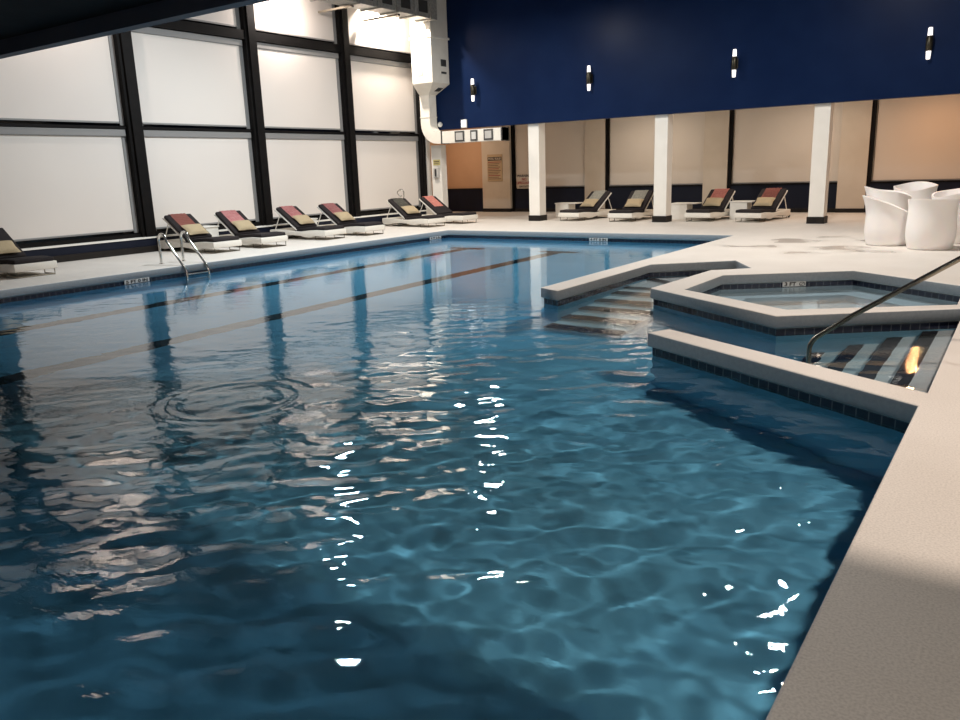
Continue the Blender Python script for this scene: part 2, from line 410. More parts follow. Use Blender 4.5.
# ------------------------------------------------------------------ water
def inside(P, x, y):
    r = np.zeros(x.shape, bool); n = len(P)
    for i in range(n):
        (x1, y1), (x2, y2) = P[i], P[(i+1) % n]
        c = ((y1 > y) != (y2 > y))
        with np.errstate(divide='ignore', invalid='ignore'):
            xi = (x2-x1)*(y-y1)/(y2-y1)+x1
        r ^= c & (x < xi)
    return r
def waves(X, Y, seed, comps, ang0, spread):
    g = np.random.default_rng(seed); Z = np.zeros_like(X)
    for lam, slope, n in comps:
        for _ in range(n):
            l = lam*g.uniform(.75, 1.3); k = 2*PI/l; th = ang0+g.normal()*spread; ph = g.uniform(0, 2*PI)
            Z += (slope/k/math.sqrt(n))*np.sin(k*(X*math.cos(th)+Y*math.sin(th))+ph)
    return Z
def smooth(x): x = np.clip(x, 0, 1); return x*x*(3-2*x)
def pool_depth(X, Y):
    """1 over the full depth, falling to 0 over the shallow ends of the two flights of steps"""
    D = np.ones_like(X)
    n = plane_left_of((-2.85, 7.40), (-.46, 6.06))
    ch = (n[0]*X+n[1]*Y-n[2] < 0) & (X > -2.3) & (Y < 9.9)
    D = np.where(ch, np.minimum(D, np.clip((-.42-X)/1.5, 0.06, 1)), D)
    lf = (X > -5.2) & (X < -3.3) & (Y > 8.0)
    return np.where(lf, np.minimum(D, np.clip((12.3-Y)/3.0, 0.06, 1)), D)
def water_sheet(name, poly, xs, ys, fn, grow, m='water', tint=(.57, .80, .89), depth=None):
    X, Y = np.meshgrid(xs, ys); Z = fn(X, Y)
    G = offset_poly(poly, grow)
    nx, ny = len(xs), len(ys)
    keepv = inside(G, X, Y)
    cell = keepv[:-1, :-1] | keepv[1:, :-1] | keepv[:-1, 1:] | keepv[1:, 1:]
    idx = np.arange(nx*ny).reshape(ny, nx)
    a, bq, c, d = idx[:-1, :-1][cell], idx[:-1, 1:][cell], idx[1:, 1:][cell], idx[1:, :-1][cell]
    F = np.stack([a, bq, c, d], 1)
    used = np.unique(F); remap = -np.ones(nx*ny, int); remap[used] = np.arange(len(used))
    V = np.stack([X.ravel(), Y.ravel(), Z.ravel()], 1)[used]; F = remap[F]
    me = bpy.data.meshes.new(name); me.from_pydata(V.tolist(), [], F.tolist())
    me.polygons.foreach_set('use_smooth', np.ones(len(F), bool)); me.update()
    me.materials.append(M[m])
    D = (depth(X, Y) if depth else np.ones_like(X)).ravel()[used]
    C4 = np.ones((len(V), 4)); C4[:, :3] = np.power(np.array(tint)[None, :], D[:, None])
    ca = me.attributes.new('depth_tint', 'FLOAT_COLOR', 'POINT'); ca.data.foreach_set('color', C4.ravel())
    o = bpy.data.objects.new(name, me); COL.objects.link(o); o['kind'] = 'structure'
    o.cycles.is_caustics_caster = True
    return o
def pool_h(X, Y):
    near = 1-smooth((Y-2.0)/9.0)                                    # disturbed by the return jets near this end
    calm = 0.16+0.84*near
    mid = np.exp(-(((X+3.3)/2.6)**2+((Y-6.0)/3.0)**2))
    left = smooth((-X-4.2)/3.2)
    Z = waves(X, Y, 1, [(1.1, .020, 6), (.55, .034, 9), (.30, .046, 14)], PI/2+.6, .75)*(calm*(1-.74*left)+.30*mid)
    Z += waves(X, Y, 2, [(.19, .040, 18), (.12, .026, 18), (.9, .008, 5)], PI/2+.35, .75)*(.15+.85*near)*(1-.66*left)
    r = np.sqrt((X+5.37)**2+(Y-4.07)**2)                            # ring spreading from a jet
    Z += .0035*np.exp(-((r-.55)/.13)**2)*np.cos((r-.55)*2*PI/.17)
    shel = smooth((X+5.3)/.5)*smooth((Y-7.0)/1.2)                      # sheltered water between the peninsula and the tub
    return ZW+Z*(1-.75*shel)
ys_ = [-2.2]
while ys_[-1] < 18.0: ys_.append(ys_[-1] + (0.026 if ys_[-1] < 6 else 0.026+.004*(ys_[-1]-6)))
water = water_sheet('water', POOL, np.arange(-13.5, -.3, .027), np.array(ys_), pool_h, .06, depth=pool_depth)
water2 = water_sheet('water_hot_tub', HOT, np.arange(-4.0, -.3, .06), np.arange(8.7, 12.8, .06),
                     lambda X, Y: ZW+waves(X, Y, 5, [(.5, .006, 5), (.22, .004, 6)], PI/2, .6), .06, 'tub_water', (.80, .93, 1.0))

# ------------------------------------------------------------------ room shell
slab('wall_back', -19.8, DX1+.2, 26.1, 26.4, 0, 3.6, 'cream_wall')
slab('wall_right', DX1, DX1+.2, DY0, 26.4, 0, 7.2, 'white_wall')
slab('wall_front', DX0-.4, DX1+.2, DY0-.2, DY0, 0, 3.1, 'white_wall')
slab('ceiling', DX0-.4, DX1+.2, 4.35, 21.5, 7.0, 7.2, 'hall_ceiling')
slab('ceiling_near', DX0-.4, DX1+.2, DY0, 4.33, 3.04, 3.14, 'dark_ceiling')
slab('ceiling_far', -19.8, DX1+.2, 21.5, 26.4, 3.45, 3.6, 'low_ceiling')
# fascia of the low ceiling on this side, and of the far one
slab('wall_fascia_near', DX0-.4, DX1+.2, 4.33, 4.45, 2.9, 7.0, 'navy_beam')
slab('wall_fascia_far', -16.60, DX1+.2, 21.3, 21.5, 2.9, 7.0, 'navy_wall')
# left wall: kneewall, window plane
slab('wall_left', -17.0, -16.7, DY0, 21.3, 0, .31, 'navy_panel')
slab('baseboard_left', -16.7, -16.66, DY0, 21.3, 0, .14, 'dark_trim')
slab('trim_sill', -17.0, -16.68, DY0, 21.3, .31, .345, 'white_paint')
slab('wall_left_glass', -17.15, -17.0, DY0, 21.45, 0, 7.2, 'glass_dark')
XW = -16.92
MUL = [.4, 3.9, 7.4, 10.87, 14.40, 17.83, 21.2]
def mull(i, y, w, z1=7.0):
    b = MB()
    b.box((-17.0, y-w/2, .345), (-16.78, y+w/2, z1)); b.box((-16.78, y-w*.30, .345), (-16.72, y+w*.30, z1))
    b.build('trim_mullion_%d' % i, 'black_frame', kind='structure')
for i, y in enumerate(MUL): mull(i, y, .36 if i < 6 else .16)
for i, (y0, y1) in enumerate(zip(MUL, MUL[1:])):
    y0 += .18; y1 -= .18 if i < 5 else .08
    b = MB(); b.box((-17.0, y0, 4.99), (-16.80, y1, 5.21)); b.build('trim_transom_high_%d' % i, 'black_frame', kind='structure')
    b = MB(); b.box((-17.0, y0, 2.74), (-16.86, y1, 2.80)); b.build('trim_transom_mid_%d' % i, 'black_frame', kind='structure')
    b = MB(); b.box((-17.0, y0, .345), (-16.84, y1, .43)); b.build('trim_bottom_rail_%d' % i, 'black_frame', kind='structure')
bay_name = {1: 'left of the window post by the pool ladder', 2: 'behind the two loungers nearest the ladder',
            3: 'between the two middle black posts', 4: 'next to the white corner duct'}
for i, (y0, y1) in enumerate(zip(MUL, MUL[1:])):
    if i < 2:                                     # bays beyond the picture's left edge, seen only mirrored in the water
        b = MB(); b.box((XW-.01, y0+.27, .5), (XW, y1-.27, 2.66)); b.box((XW-.01, y0+.27, 2.88), (XW, y1-.27, 4.90)); b.box((XW-.01, y0+.27, 5.3), (XW, y1-.27, 6.9))
        b.build('window_%d' % (i+1), 'shade', kind='structure'); continue
    y0 += .18; y1 -= .18 if i < 5 else .08
    i -= 1
    for (z0, z1, nm) in ((.43, 2.74, 'lower'), (2.80, 4.99, 'upper'), (5.21, 6.95, 'top clerestory')):
        t = thing('roller_shade', '%s white roller shade %s' % (nm, bay_name[i]), 'window shade', (0, 0, 0), 0, 'white roller shades on the window wall')
        b = MB(); b.box((XW-.006, y0+.09, z0+.09), (XW, y1-.12, z1-.10)); b.build('shade_cloth', 'shade', t)
        b = MB(); b.box((XW-.03, y0+.02, z1-.16), (XW+.045, y1-.02, z1-.005), .02); b.build('roller_box', 'shade_rail', t)
        b = MB(); b.box((XW-.02, y0+.09, z0+.06), (XW+.015, y1-.12, z0+.10), .006); b.build('bottom_bar', 'shade_rail', t)
        for yy in (y0+.045, y1-.06):
            b = MB(); b.box((XW-.03, yy-.045, z0+.02), (XW-.004, yy+.06, z1-.02)); b.build('side_channel', 'shade_rail', t)
# far wall under the navy fascia
BM = [-16.3, -12.42, -8.12, -4.02, .2, 4.4]
slab('wall_orange', -19.6, -16.75, 26.02, 26.1, 0, 3.45, 'orange_wall')
for i, x in enumerate(BM):
    slab('trim_far_post_%d' % i, x-.06, x+.05, 25.98, 26.1, .0, 3.45, 'black_frame')
for i, (x0, x1) in enumerate(zip(BM, BM[1:])):
    x0 += .05; x1 -= .06
    pw = .78
    slab('wall_far_pier_%d' % i, x1-pw, x1, 25.93, 26.1, .12, 3.45, 'cream_wall')
    slab('baseboard_far_pier_%d' % i, x1-pw-.01, x1+.01, 25.91, 26.1, 0, .12, 'dark_trim')
    slab('trim_far_wainscot_%d' % i, x0, x1-pw, 26.0, 26.1, .12, .84, 'navy_panel')
    slab('baseboard_far_%d' % i, x0, x1-pw, 25.98, 26.1, 0, .12, 'dark_trim')
    slab('trim_far_sill_%d' % i, x0, x1-pw, 25.97, 26.1, .84, .885, 'black_frame')
far_nm = ['behind the first white column from the left, over the red warning notice', 'between the grey-towelled loungers and the second white column',
          'behind the lounger pair with red towels', 'behind the white tulip seats']
for i, (x0, x1) in enumerate(zip(BM, BM[1:])):
    if i > 3: break
    t = thing('roller_shade', 'tan roller shade %s' % far_nm[i], 'window shade', (0, 0, 0), 0, 'tan roller shades on the far wall')
    b = MB(); b.box((x0+.10, 26.05, .91), (x1-.06-.80, 26.06, 3.36)); b.build('shade_cloth', 'tan_shade', t)
    b = MB(); b.box((x0+.08, 26.0, 3.34), (x1-.06-.80, 26.09, 3.44), .015); b.build('roller_box', 'tan_shade', t)
    b = MB(); b.box((x0+.10, 26.04, .89), (x1-.06-.80, 26.075, .93), .006); b.build('bottom_bar', 'shade_rail', t)
# recess at the far left: orange wall over navy wainscot, white pier carrying the notice
slab('wall_recess_wainscot', -19.6, -17.65, 25.98, 26.02, 0, .86, 'navy_panel')
slab('trim_recess_rail', -19.6, -17.65, 25.96, 26.03, .86, .90, 'dark_trim')
slab('wall_notice_pier', -17.62, -16.36, 25.85, 26.1, .13, 3.45, 'cream_wall')
slab('baseboard_notice_pier', -17.62, -16.36, 25.82, 26.1, 0, .13, 'dark_trim')
slab('wall_recess_left', -19.8, -19.6, 21.5, 26.4, 0, 3.45, 'orange_wall')
slab('wall_recess_front', -19.8, -16.72, 21.3, 21.5, 0, 3.45, 'white_wall')
slab('wall_corner_pier', -16.55, -16.14, 21.32, 21.60, 0, 2.43, 'white_wall')
# columns
for i, x in enumerate((-12.68, -8.61, -4.47, .0, 4.3)):
    slab('column_%d' % (i+1), x-.185, x+.185, 21.42, 21.80, .17, 3.45, 'white_paint')
    slab('column_base_%d' % (i+1), x-.21, x+.21, 21.395, 21.825, 0, .17, 'dark_trim')

# ------------------------------------------------------------------ ducts, corner fittings
t = thing('air_duct', 'big white square air duct dropping down beside the navy wall to an elbow', 'air duct', (0, 0, 0))
b = MB(); b.box((-16.45, 20.40, 4.27), (-15.65, 21.28, 7.0), .015); b.build('duct_shaft', 'duct_white', t)
b = MB(); b.box((-16.49, 20.36, 5.58), (-15.61, 21.30, 5.64)); b.build('duct_flange', 'duct_white', t)
b = MB()
def frustum(b, a, c):
    """two rectangles (x0,x1,y0,y1,z)"""
    A = [b.bm.verts.new(p) for p in ((a[0], a[2], a[4]), (a[1], a[2], a[4]), (a[1], a[3], a[4]), (a[0], a[3], a[4]))]
    C = [b.bm.verts.new(p) for p in ((c[0], c[2], c[4]), (c[1], c[2], c[4]), (c[1], c[3], c[4]), (c[0], c[3], c[4]))]
    for k in range(4): b.bm.faces.new((A[k], A[(k+1) % 4], C[(k+1) % 4], C[k]))
    b.bm.faces.new(A[::-1]); b.bm.faces.new(C)
frustum(b, (-16.45, -15.65, 20.40, 21.28, 4.27), (-16.56, -16.20, 20.88, 21.24, 3.96)); b.build('duct_taper', 'duct_white', t)
path = [(-16.38, 21.06, 3.97), (-16.38, 21.06, 3.10)]
for k in range(1, 8):
    a = k/7*PI/2; path.append((-16.38+.45*(1-math.cos(a)), 21.06, 3.10-.46*math.sin(a)))
path += [(-13.45, 21.06, 2.64)]
b = MB(); b.tube(path, .185, 4, square=True); b.build('duct_elbow', 'duct_white', t)
for x in (-15.75, -13.47):
    b = MB(); b.box((x-.02, 20.855, 2.435), (x+.02, 21.265, 2.85)); b.build('duct_flange', 'grille', t)
b = MB(); b.box((-16.58, 20.86, 3.28), (-16.18, 21.26, 3.31)); b.build('duct_flange', 'duct_white', t)
for (x0, x1, m_) in ((-15.22, -14.86, 'grille'), (-14.62, -14.36, 'grey_plastic'), (-14.12, -13.78, 'grille')):
    b = MB(); b.box((x0, 20.855, 2.48), (x1, 20.874, 2.80)); g = b.build('vent', 'grille', t)
    b = MB(); b.box((x0+.05, 20.845, 2.53), (x1-.05, 20.857, 2.75)); b.build('vent_slats', 'grey_plastic' if m_ == 'grille' else 'marker_white', g)
b = MB(); b.box((-16.22, 20.385, 4.50), (-16.02, 20.40, 4.68)); b.build('vent', 'grey_plastic', t)
for (z0, z1) in ((4.78, 4.98), (4.56, 4.62)):
    b = MB(); b.box((-15.65, 20.86, z0), (-15.635, 21.12, z1)); b.build('vent', 'grille', t)
b = MB(); b.box((-.10, -.13, -.008), (.10, .13, .008), mtx=Matrix.Translation((-15.93, 21.06, 4.12)) @ Matrix.Rotation(math.radians(-30), 4, 'Y')); b.build('vent', 'grille', t)

t = thing('overhead_duct', 'grey galvanised metal duct with flanged sections running along the top of the window wall', 'air duct', (0, 0, 0))
b = MB(); b.box((-15.95, 12.5, 6.02), (-15.35, 20.38, 6.62), .01); b.build('duct_body', 'galvanized', t)
for y in (13.4, 14.6, 15.8, 16.9, 17.7, 18.5, 19.3, 20.05):
    b = MB(); b.box((-15.99, y-.03, 5.98), (-15.31, y+.03, 6.66)); b.build('duct_flange', 'galvanized', t)
for y in (17.3, 18.1, 18.9, 19.7):
    b = MB(); b.box((-15.352, y-.20, 6.15), (-15.33, y+.20, 6.48)); b.build('vent', 'grille', t)
b = MB(); b.box((-16.75, 16.8, 5.93), (-15.5, 16.9, 5.98)); b.build('duct_hanger', 'steel_dark', t)
b = MB(); b.box((-16.75, 18.6, 5.93), (-15.4, 18.7, 5.98)); b.build('duct_hanger', 'steel_dark', t)

tag(MB().lathe([(.001, 0), (.07, .005), (.085, .05), (.06, .10), (.001, .11)], 14, cap=False).build('smoke_alarm', 'marker_white'), 'small round white detector on the navy wall by the duct elbow', 'detector')
o = bpy.data.objects['smoke_alarm']; o.location = (-16.08, 21.30, 3.06); o.rotation_euler = (PI/2, 0, 0)
t = thing('emergency_light', 'small bright white lamp box at the lower left corner of the navy wall', 'lamp', (-15.14, 21.3, 2.93))  # emissive box standing in for a bright reflection-like spot on the navy wall
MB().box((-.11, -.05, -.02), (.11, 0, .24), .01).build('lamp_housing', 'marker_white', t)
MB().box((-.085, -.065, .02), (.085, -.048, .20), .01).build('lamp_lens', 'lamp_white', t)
# sconces
def sconce(x, label, first=None):
    if first: return copy_thing(first, (x, 21.3, 4.01), 0, label)
    t = thing('wall_sconce', label, 'wall lamp', (x, 21.3, 4.01), 0, 'up-and-down sconces on the navy wall')
    MB().box((-.06, -.02, -.12), (.06, 0, .12), .008).build('wall_plate', 'bronze', t)
    MB().box((-.02, -.09, -.02), (.02, -.01, .02)).build('arm', 'bronze', t)
    MB().lathe([(.062, -.16), (.07, -.15), (.07, .15), (.062, .16)], 18, (0, -.13, 0)).build('body', 'bronze', t, smooth=True)
    for s in (1, -1):
        MB().lathe([(.052, s*.16), (.044, s*.32), (.036, s*.335)], 18, (0, -.13, 0)).build('glass_shade', 'sconce_glow', t, smooth=True)
    return t
s0 = sconce(-14.69, 'up-and-down sconce on the navy wall, closest to the white corner duct')
sconce(-10.69, 'up-and-down sconce on the navy wall, between the first and second white columns', s0)
sconce(-6.60, 'up-and-down sconce on the navy wall, between the second and third white columns', s0)
sconce(-2.27, 'up-and-down sconce on the navy wall, above the white tulip seats', s0)

# ------------------------------------------------------------------ writing
def text(body, size, m, parent, loc, rot, name='lettering', depth=.002):
    cu = bpy.data.curves.new(name, 'FONT'); cu.body = body; cu.size = size; cu.align_x = 'CENTER'; cu.align_y = 'CENTER'; cu.extrude = depth; cu.offset = size*.03
    tmp = bpy.data.objects.new(name, cu); COL.objects.link(tmp)
    dg = bpy.context.evaluated_depsgraph_get(); me = bpy.data.meshes.new_from_object(tmp.evaluated_get(dg)); bpy.data.objects.remove(tmp)
    me.materials.clear(); me.materials.append(M[m])
    o = bpy.data.objects.new(name, me); COL.objects.link(o); o.parent = parent; o.location = loc; o.rotation_euler = rot
    return o
def ring_mesh(b, r, w, y, n=24):
    pts = [(r*math.cos(2*PI*k/n), y, r*math.sin(2*PI*k/n)) for k in range(n)]
    b.tube(pts, w, 6, closed=True)
def depth_marker(loc, rz, label, body, circle):
    t = thing('depth_marker', label, 'depth marker', loc, rz, 'depth markers in the waterline tile')
    w = .25 if not circle else .17
    b = MB(); b.box((-w, -.012, -.036), (w, 0, .036), .004); b.build('marker_tile', 'marker_white', t)
    tx = text(body, .076, 'ink', t, (-.06 if circle else 0, -.0135, 0), (PI/2, 0, 0)); tx.scale = (1.45 if not circle else 1.2, 1, 1)
    if circle:
        b = MB(); ring_mesh(b, .026, .004, -.014); b.tube([(.018, -.014, .018), (-.018, -.014, -.018)], .0035, 6)
        s = b.build('no_diving_symbol', 'ink', t); s.location = (.115, 0, 0); s.scale = (1.5, 1, 1)
    return t
depth_marker((-13.34, 8.26, -.170), PI/2, 'white depth marker tile beside the pool ladder', '5 FT 0 IN', False)
depth_marker((-13.34, 17.2, -.170), PI/2, 'white depth marker tile in the far left corner of the pool', '4 FT 0 IN', False)
depth_marker((-8.73, 17.81, -.170), 0, 'white depth marker tile on the far end wall of the pool', '4 FT 0 IN', False)
hv = Vector((-2.04+3.59, 12.50-11.40)); 
hp = Vector((-3.59, 11.40))+hv*.55
depth_marker((hp.x-.006, hp.y+.009, -.170), math.atan2(hv.y, hv.x), 'white depth marker tile inside the far rim of the hot tub', '3 FT', True)

t = thing('rules_sign', 'tan pool rules notice with a dark heading on the cream pier', 'sign', (-17.02, 25.85, 1.65))
MB().box((-.34, -.02, -.50), (.34, 0, .50), .005).build('sign_board', 'paper_tan', t)
b = MB(); b.box((-.31, -.024, .27), (.31, -.019, .40)); hd = b.build('heading_bar', 'ink', t)
text('POOL RULES', .10, 'sign_white', t, (0, -.026, .335), (PI/2, 0, 0))
for k in range(11):
    w_ = .29-.08*((k*37) % 5)/5
    MB().box((-.30, -.023, .20-k*.062), (-.30+2*w_, -.019, .225-k*.062)).build('text_line', 'ink_brown' if k % 4 else 'ink_red', t)
t = thing('warning_sign', 'small white warning notice with red lettering just left of the first white column', 'sign', (-15.80, 25.98, 1.13))
MB().box((-.33, -.02, -.27), (.33, 0, .27), .005).build('sign_board', 'sign_white', t)
text('WARNING', .13, 'ink', t, (0, -.022, .19), (PI/2, 0, 0)); text('NO\nLIFEGUARD', .13, 'ink_red', t, (0, -.022, 0), (PI/2, 0, 0)); text('ON DUTY', .10, 'ink', t, (0, -.022, -.20), (PI/2, 0, 0))
t = thing('notice_plate', 'small yellowish plate high on the white corner pier', 'sign', (-16.33, 21.32, 1.88))
MB().box((-.14, -.015, -.09), (.14, 0, .09), .004).build('plate', 'yellow_plate', t)
MB().box((-.11, -.018, .01), (.11, -.014, .04)).build('text_line', 'ink_brown', t); MB().box((-.11, -.018, -.05), (.08, -.014, -.03)).build('text_line', 'ink_brown', t)
t = thing('wall_phone', 'grey wall box below the yellowish plate on the white corner pier', 'wall box', (-16.33, 21.32, 1.55))
MB().box((-.10, -.08, -.17), (.10, 0, .17), .02).build('housing', 'grey_plastic', t)
MB().box((-.03, -.11, -.12), (.03, -.08, .12), .012).build('handset', 'rubber', t)

# ------------------------------------------------------------------ loungers (local x from the foot end to the head, y across)
W = .38
def side_profile():
    top = [(0, .245), (.35, .25), (.62, .235), (.9, .205), (1.25, .22), (1.6, .235), (2.05, .24)]
    bot = [(2.05, .09), (1.95, .055), (1.80, .055), (1.55, .095), (1.2, .11), (.95, .10), (.72, .06), (.52, .06), (.42, .10), (.12, .10), (0, .115)]
    return top+bot
BACK = Matrix.Translation((1.06, 0, .225)) @ Matrix.Rotation(-math.radians(34), 4, 'Y')
def make_lounger(loc, rz, label, group):
    r = thing('sun_lounger', label, 'sun lounger', loc, rz, group)
    b = MB(); b.prism([(x, -W, z) for x, z in side_profile()], (0, 2*W, 0), bevel=.014, seg=2); b.build('frame', 'wicker', r, smooth=True)
    for x0, x1 in ((.04, .40), (1.62, 1.92)):
        b = MB(); b.tube([(x0, -W+.05, .12), (x0, -W+.05, .012), (x0, W-.05, .012), (x0, W-.05, .12)], .011, 8)
        b.tube([(x0, -W+.05, .012), (x1, -W+.05, .012), (x1, -W+.05, .09)], .011, 8); b.tube([(x0, W-.05, .012), (x1, W-.05, .012), (x1, W-.05, .09)], .011, 8)
        b.build('leg', 'steel_dark', r, smooth=True)
    # seat cushion follows the top line
    top = [(.02, .247), (.35, .252), (.62, .237), (.92, .209), (1.13, .214)]
    pts = [(x, -W+.03, z+.002) for x, z in top] + [(1.13, -W+.03, .285), (.95, -W+.03, .29), (.62, -W+.03, .312), (.35, -W+.03, .330), (.04, -W+.03, .322)]
    b = MB(); b.prism(pts, (0, 2*W-.06, 0), bevel=.02, seg=3); b.build('seat_cushion', 'cushion', r, smooth=True)
    mt = BACK
    b = MB(); b.box((0, -W+.02, 0), (.93, W-.02, .03), .008, mtx=mt); b.build('backrest_frame', 'wicker', r)
    b = MB(); b.box((0, -W+.03, .035), (.91, W-.03, .115), .03, 3, mtx=mt); b.build('back_cushion', 'cushion', r, smooth=True)
    for s in (-1, 1):
        p = mt @ Vector((.72, s*(W-.05), 0))
        b = MB(); b.tube([p, (1.88, s*(W-.05), .235)], .012, 8); b.build('support_strut', 'wicker', r)
        b = MB(); b.lathe([(.045, -.02), (.055, -.012), (.055, .012), (.045, .02)], 16, (0, 0, 0))
        w = b.build('wheel', 'rubber', r, smooth=True); w.location = (2.03, s*(W-.03), .056); w.rotation_euler = (PI/2, 0, 0)
    return r
def place(loc, rz, m): return Matrix.Translation(loc) @ Matrix.Rotation(rz, 4, 'Z') @ m
def towel_mesh(mat_):
    """a towel folded over the top of the back cushion, hanging down its front"""
    b = MB(); n = 14
    prof = [(.34, .1255), (.5, .126), (.65, .1255), (.8, .1255), (.88, .126), (.925, .112), (.938, .07), (.942, .03)]
    rows = []
    for x, z in prof:
        rows.append([b.bm.verts.new((x+.006*math.sin(k*1.7+x*9), -.20+.42*k/n, z+.003*math.sin(k*2.3+x*14))) for k in range(n+1)])
    for A, C in zip(rows, rows[1:]):
        for k in range(n): b.bm.faces.new((A[k], A[k+1], C[k+1], C[k]))
    bmesh.ops.solidify(b.bm, geom=b.bm.faces[:], thickness=-.008)
    return b
def pillow_mesh():
    b = MB(); n = 12
    def pt(i, j, s):
        u, v = 2*i/n-1, 2*j/n-1
        h = .06*((1-u**4)*(1-v**4))**.5
        k = 1-.05*(u*u*v*v > .8)
        pin = 1-.07*(1-abs(u*v))*(max(abs(u), abs(v)))
        return (u*.185*pin, v*.26*pin, s*h)
    for s in (1, -1):
        g = [[b.bm.verts.new(pt(i, j, s)) for j in range(n+1)] for i in range(n+1)]
        for i in range(n):
            for j in range(n): b.bm.faces.new((g[i][j], g[i+1][j], g[i+1][j+1], g[i][j+1]))
    bmesh.ops.remove_doubles(b.bm, verts=b.bm.verts[:], dist=.0008)
    return b
towel_me, pillow_me = {}, None
def soft(kind, mname, m, label, cat, group):
    global pillow_me
    if kind == 'towel':
        if mname not in towel_me:
            o = towel_mesh(mname).build('folded_towel', mname, smooth=True); towel_me[mname] = o.data
        else:
            o = bpy.data.objects.new('folded_towel', towel_me[mname]); COL.objects.link(o)
    else:
        if pillow_me is None:
            o = pillow_mesh().build('cushion_pillow', 'pillow', smooth=True); pillow_me = o.data
        else:
            o = bpy.data.objects.new('cushion_pillow', pillow_me); COL.objects.link(o)
    o.matrix_world = m
    return tag(o, label, cat, group)
proto = None
GL, GF = 'loungers along the window wall', 'loungers under the navy bulkhead'
lounger_list = [
    ((-14.55, 7.12), 180, 'white framed black cushioned lounger cut off by the left edge of the photo', GL, None, 'on the lounger cut off by the left edge'),
    ((-14.62, 11.35), 179, 'white lounger with plain rust towel right behind the pool ladder', GL, 'towel_rust', 'on the lounger right behind the pool ladder'),
    ((-14.45, 12.55), 176, 'white lounger with pink patterned towel, second right of the pool ladder', GL, 'towel_pink', 'on the second lounger right of the ladder'),
    ((-14.52, 14.62), 180, 'white lounger with pink towel left of the white box table', GL, 'towel_pink', 'on the lounger left of the white box by the window'),
    ((-14.35, 15.92), 178, 'white lounger with pink towel right of the white box table', GL, 'towel_pink', 'on the lounger right of the white box by the window'),
    ((-14.45, 18.77), 172, 'white lounger with grey towel and tan pillow by the chrome hook', GL, 'towel_grey', 'on the grey-towelled lounger in the far left corner'),
    ((-14.28, 20.22), 175, 'white lounger with red towel beside the white corner pier, behind the grey-towelled one', GL, 'towel_red', 'on the lounger beside the white corner pier'),
    ((-11.55, 21.50), 82, 'white lounger with grey towel nearest the first white column', GF, 'towel_grey', 'on the lounger right of the first white column'),
    ((-9.78, 21.32), 92, 'white lounger with grey striped towel partly hidden by the second white column', GF, 'towel_grey', 'on the lounger half hidden by the second white column'),
    ((-7.60, 21.62), 86, 'white lounger with red towel just right of the second white column', GF, 'towel_red', 'on the lounger just right of the second white column'),
    ((-6.23, 21.62), 83, 'white lounger with red towel and black wheel just left of the third white column', GF, 'towel_red', 'on the lounger just left of the third white column'),
]
for (x, y), deg, label, grp, tw, where in lounger_list:
    rz = math.radians(deg)
    if proto is None: proto = make_lounger((x, y, 0), rz, label, grp)
    else: copy_thing(proto, (x, y, 0), rz, label, grp)
    base = (x, y, 0)
    if tw:
        cn = {'towel_rust': 'plain rust', 'towel_pink': 'pink patterned', 'towel_red': 'red banded', 'towel_grey': 'grey patterned'}[tw]
        soft('towel', tw, place(base, rz, BACK), '%s towel %s' % (cn, where), 'towel', 'towels on the lounger backs')
    if 'corner pier' not in label:
        soft('pillow', None, place(base, rz, BACK @ Matrix.Translation((.20, .01, .18))), 'tan pillow %s' % where, 'pillow', 'tan pillows on the loungers')

# side tables
def side_table(loc, rz, label, over, h=.46):
    t = thing('side_table', label, 'side table', loc, rz, 'white box side tables')
    MB().box((-.24, -.24, 0), (.24, .24, h-.03), .008).build('box_base', 'table_white', t)
    MB().box((-.26, -.26, h-.03), (.26+over, .26, h), .006).build('table_top', 'table_white', t)
    return t
side_table((-16.33, 12.02, 0), 0, 'white box table between the rust-towelled and the first pink-towelled lounger', .0, .50)
side_table((-16.33, 15.27, 0), 0, 'white box table between the two pink-towelled loungers by the window', .0, .46)
side_table((-16.22, 21.04, 0), 0, 'white box table at the foot of the white corner pier', .0, .48)
side_table((-12.62, 23.3, 0), .0, 'white box table with overhanging top right of the first white column', .26)
side_table((-8.52, 22.9, 0), .0, 'white box table with overhanging top mostly hidden behind the second white column', .25)
side_table((-6.82, 23.0, 0), .0, 'white box table with overhanging top between the two red-towelled loungers', .12, .5)

# ------------------------------------------------------------------ pool ladder, handrail, hook
t = thing('pool_ladder', 'chrome pool ladder with two looped rails on the left side of the pool', 'pool ladder', (-13.33, 9.5, 0))
def ladder_rail(y):
    p = [(-.68, y, .004), (-.68, y, .42)]
    for k in range(9):
        a = PI*k/8; p.append((-.56-.12*math.cos(a), y, .46+.13*math.sin(a)))
    p += [(-.36, y, .38), (.02, y, -.02), (.09, y, -.14), (.10, y, -.30), (.10, y, -1.15)]
    return p
for y in (-.25, .25):
    b = MB(); b.tube(ladder_rail(y), .024, 12); r = b.build('rail', 'chrome', t, smooth=True)
    b = MB(); b.lathe([(.055, 0), (.055, .008), (.03, .02)], 16, (-.68, y, .001)); b.build('base_flange', 'chrome', r, smooth=True)
for z in (-.17, -.47, -.77, -1.05):
    b = MB(); b.box((.06, -.25, z-.012), (.14, .25, z+.012), .006); b.build('rung', 'chrome', t)
t = thing('handrail', 'bronze-toned steel handrail slanting from the deck into the steps beside the hot tub', 'handrail', (-1.59, 7.72, 0))
p = [(0, 0, -.86), (0, 0, -.14)]
for k in range(1, 7):
    a = k/6; p.append((.02*a+.06*a*a, 0, -.14+.16*a-.03*a*a))
e = (1.22, 0, .80)
p += [(.35, 0, .20), e, (1.5, 0, .98), (1.62, 0, 1.0), (1.72, 0, .93), (1.74, 0, .80), (1.74, 0, .003)]
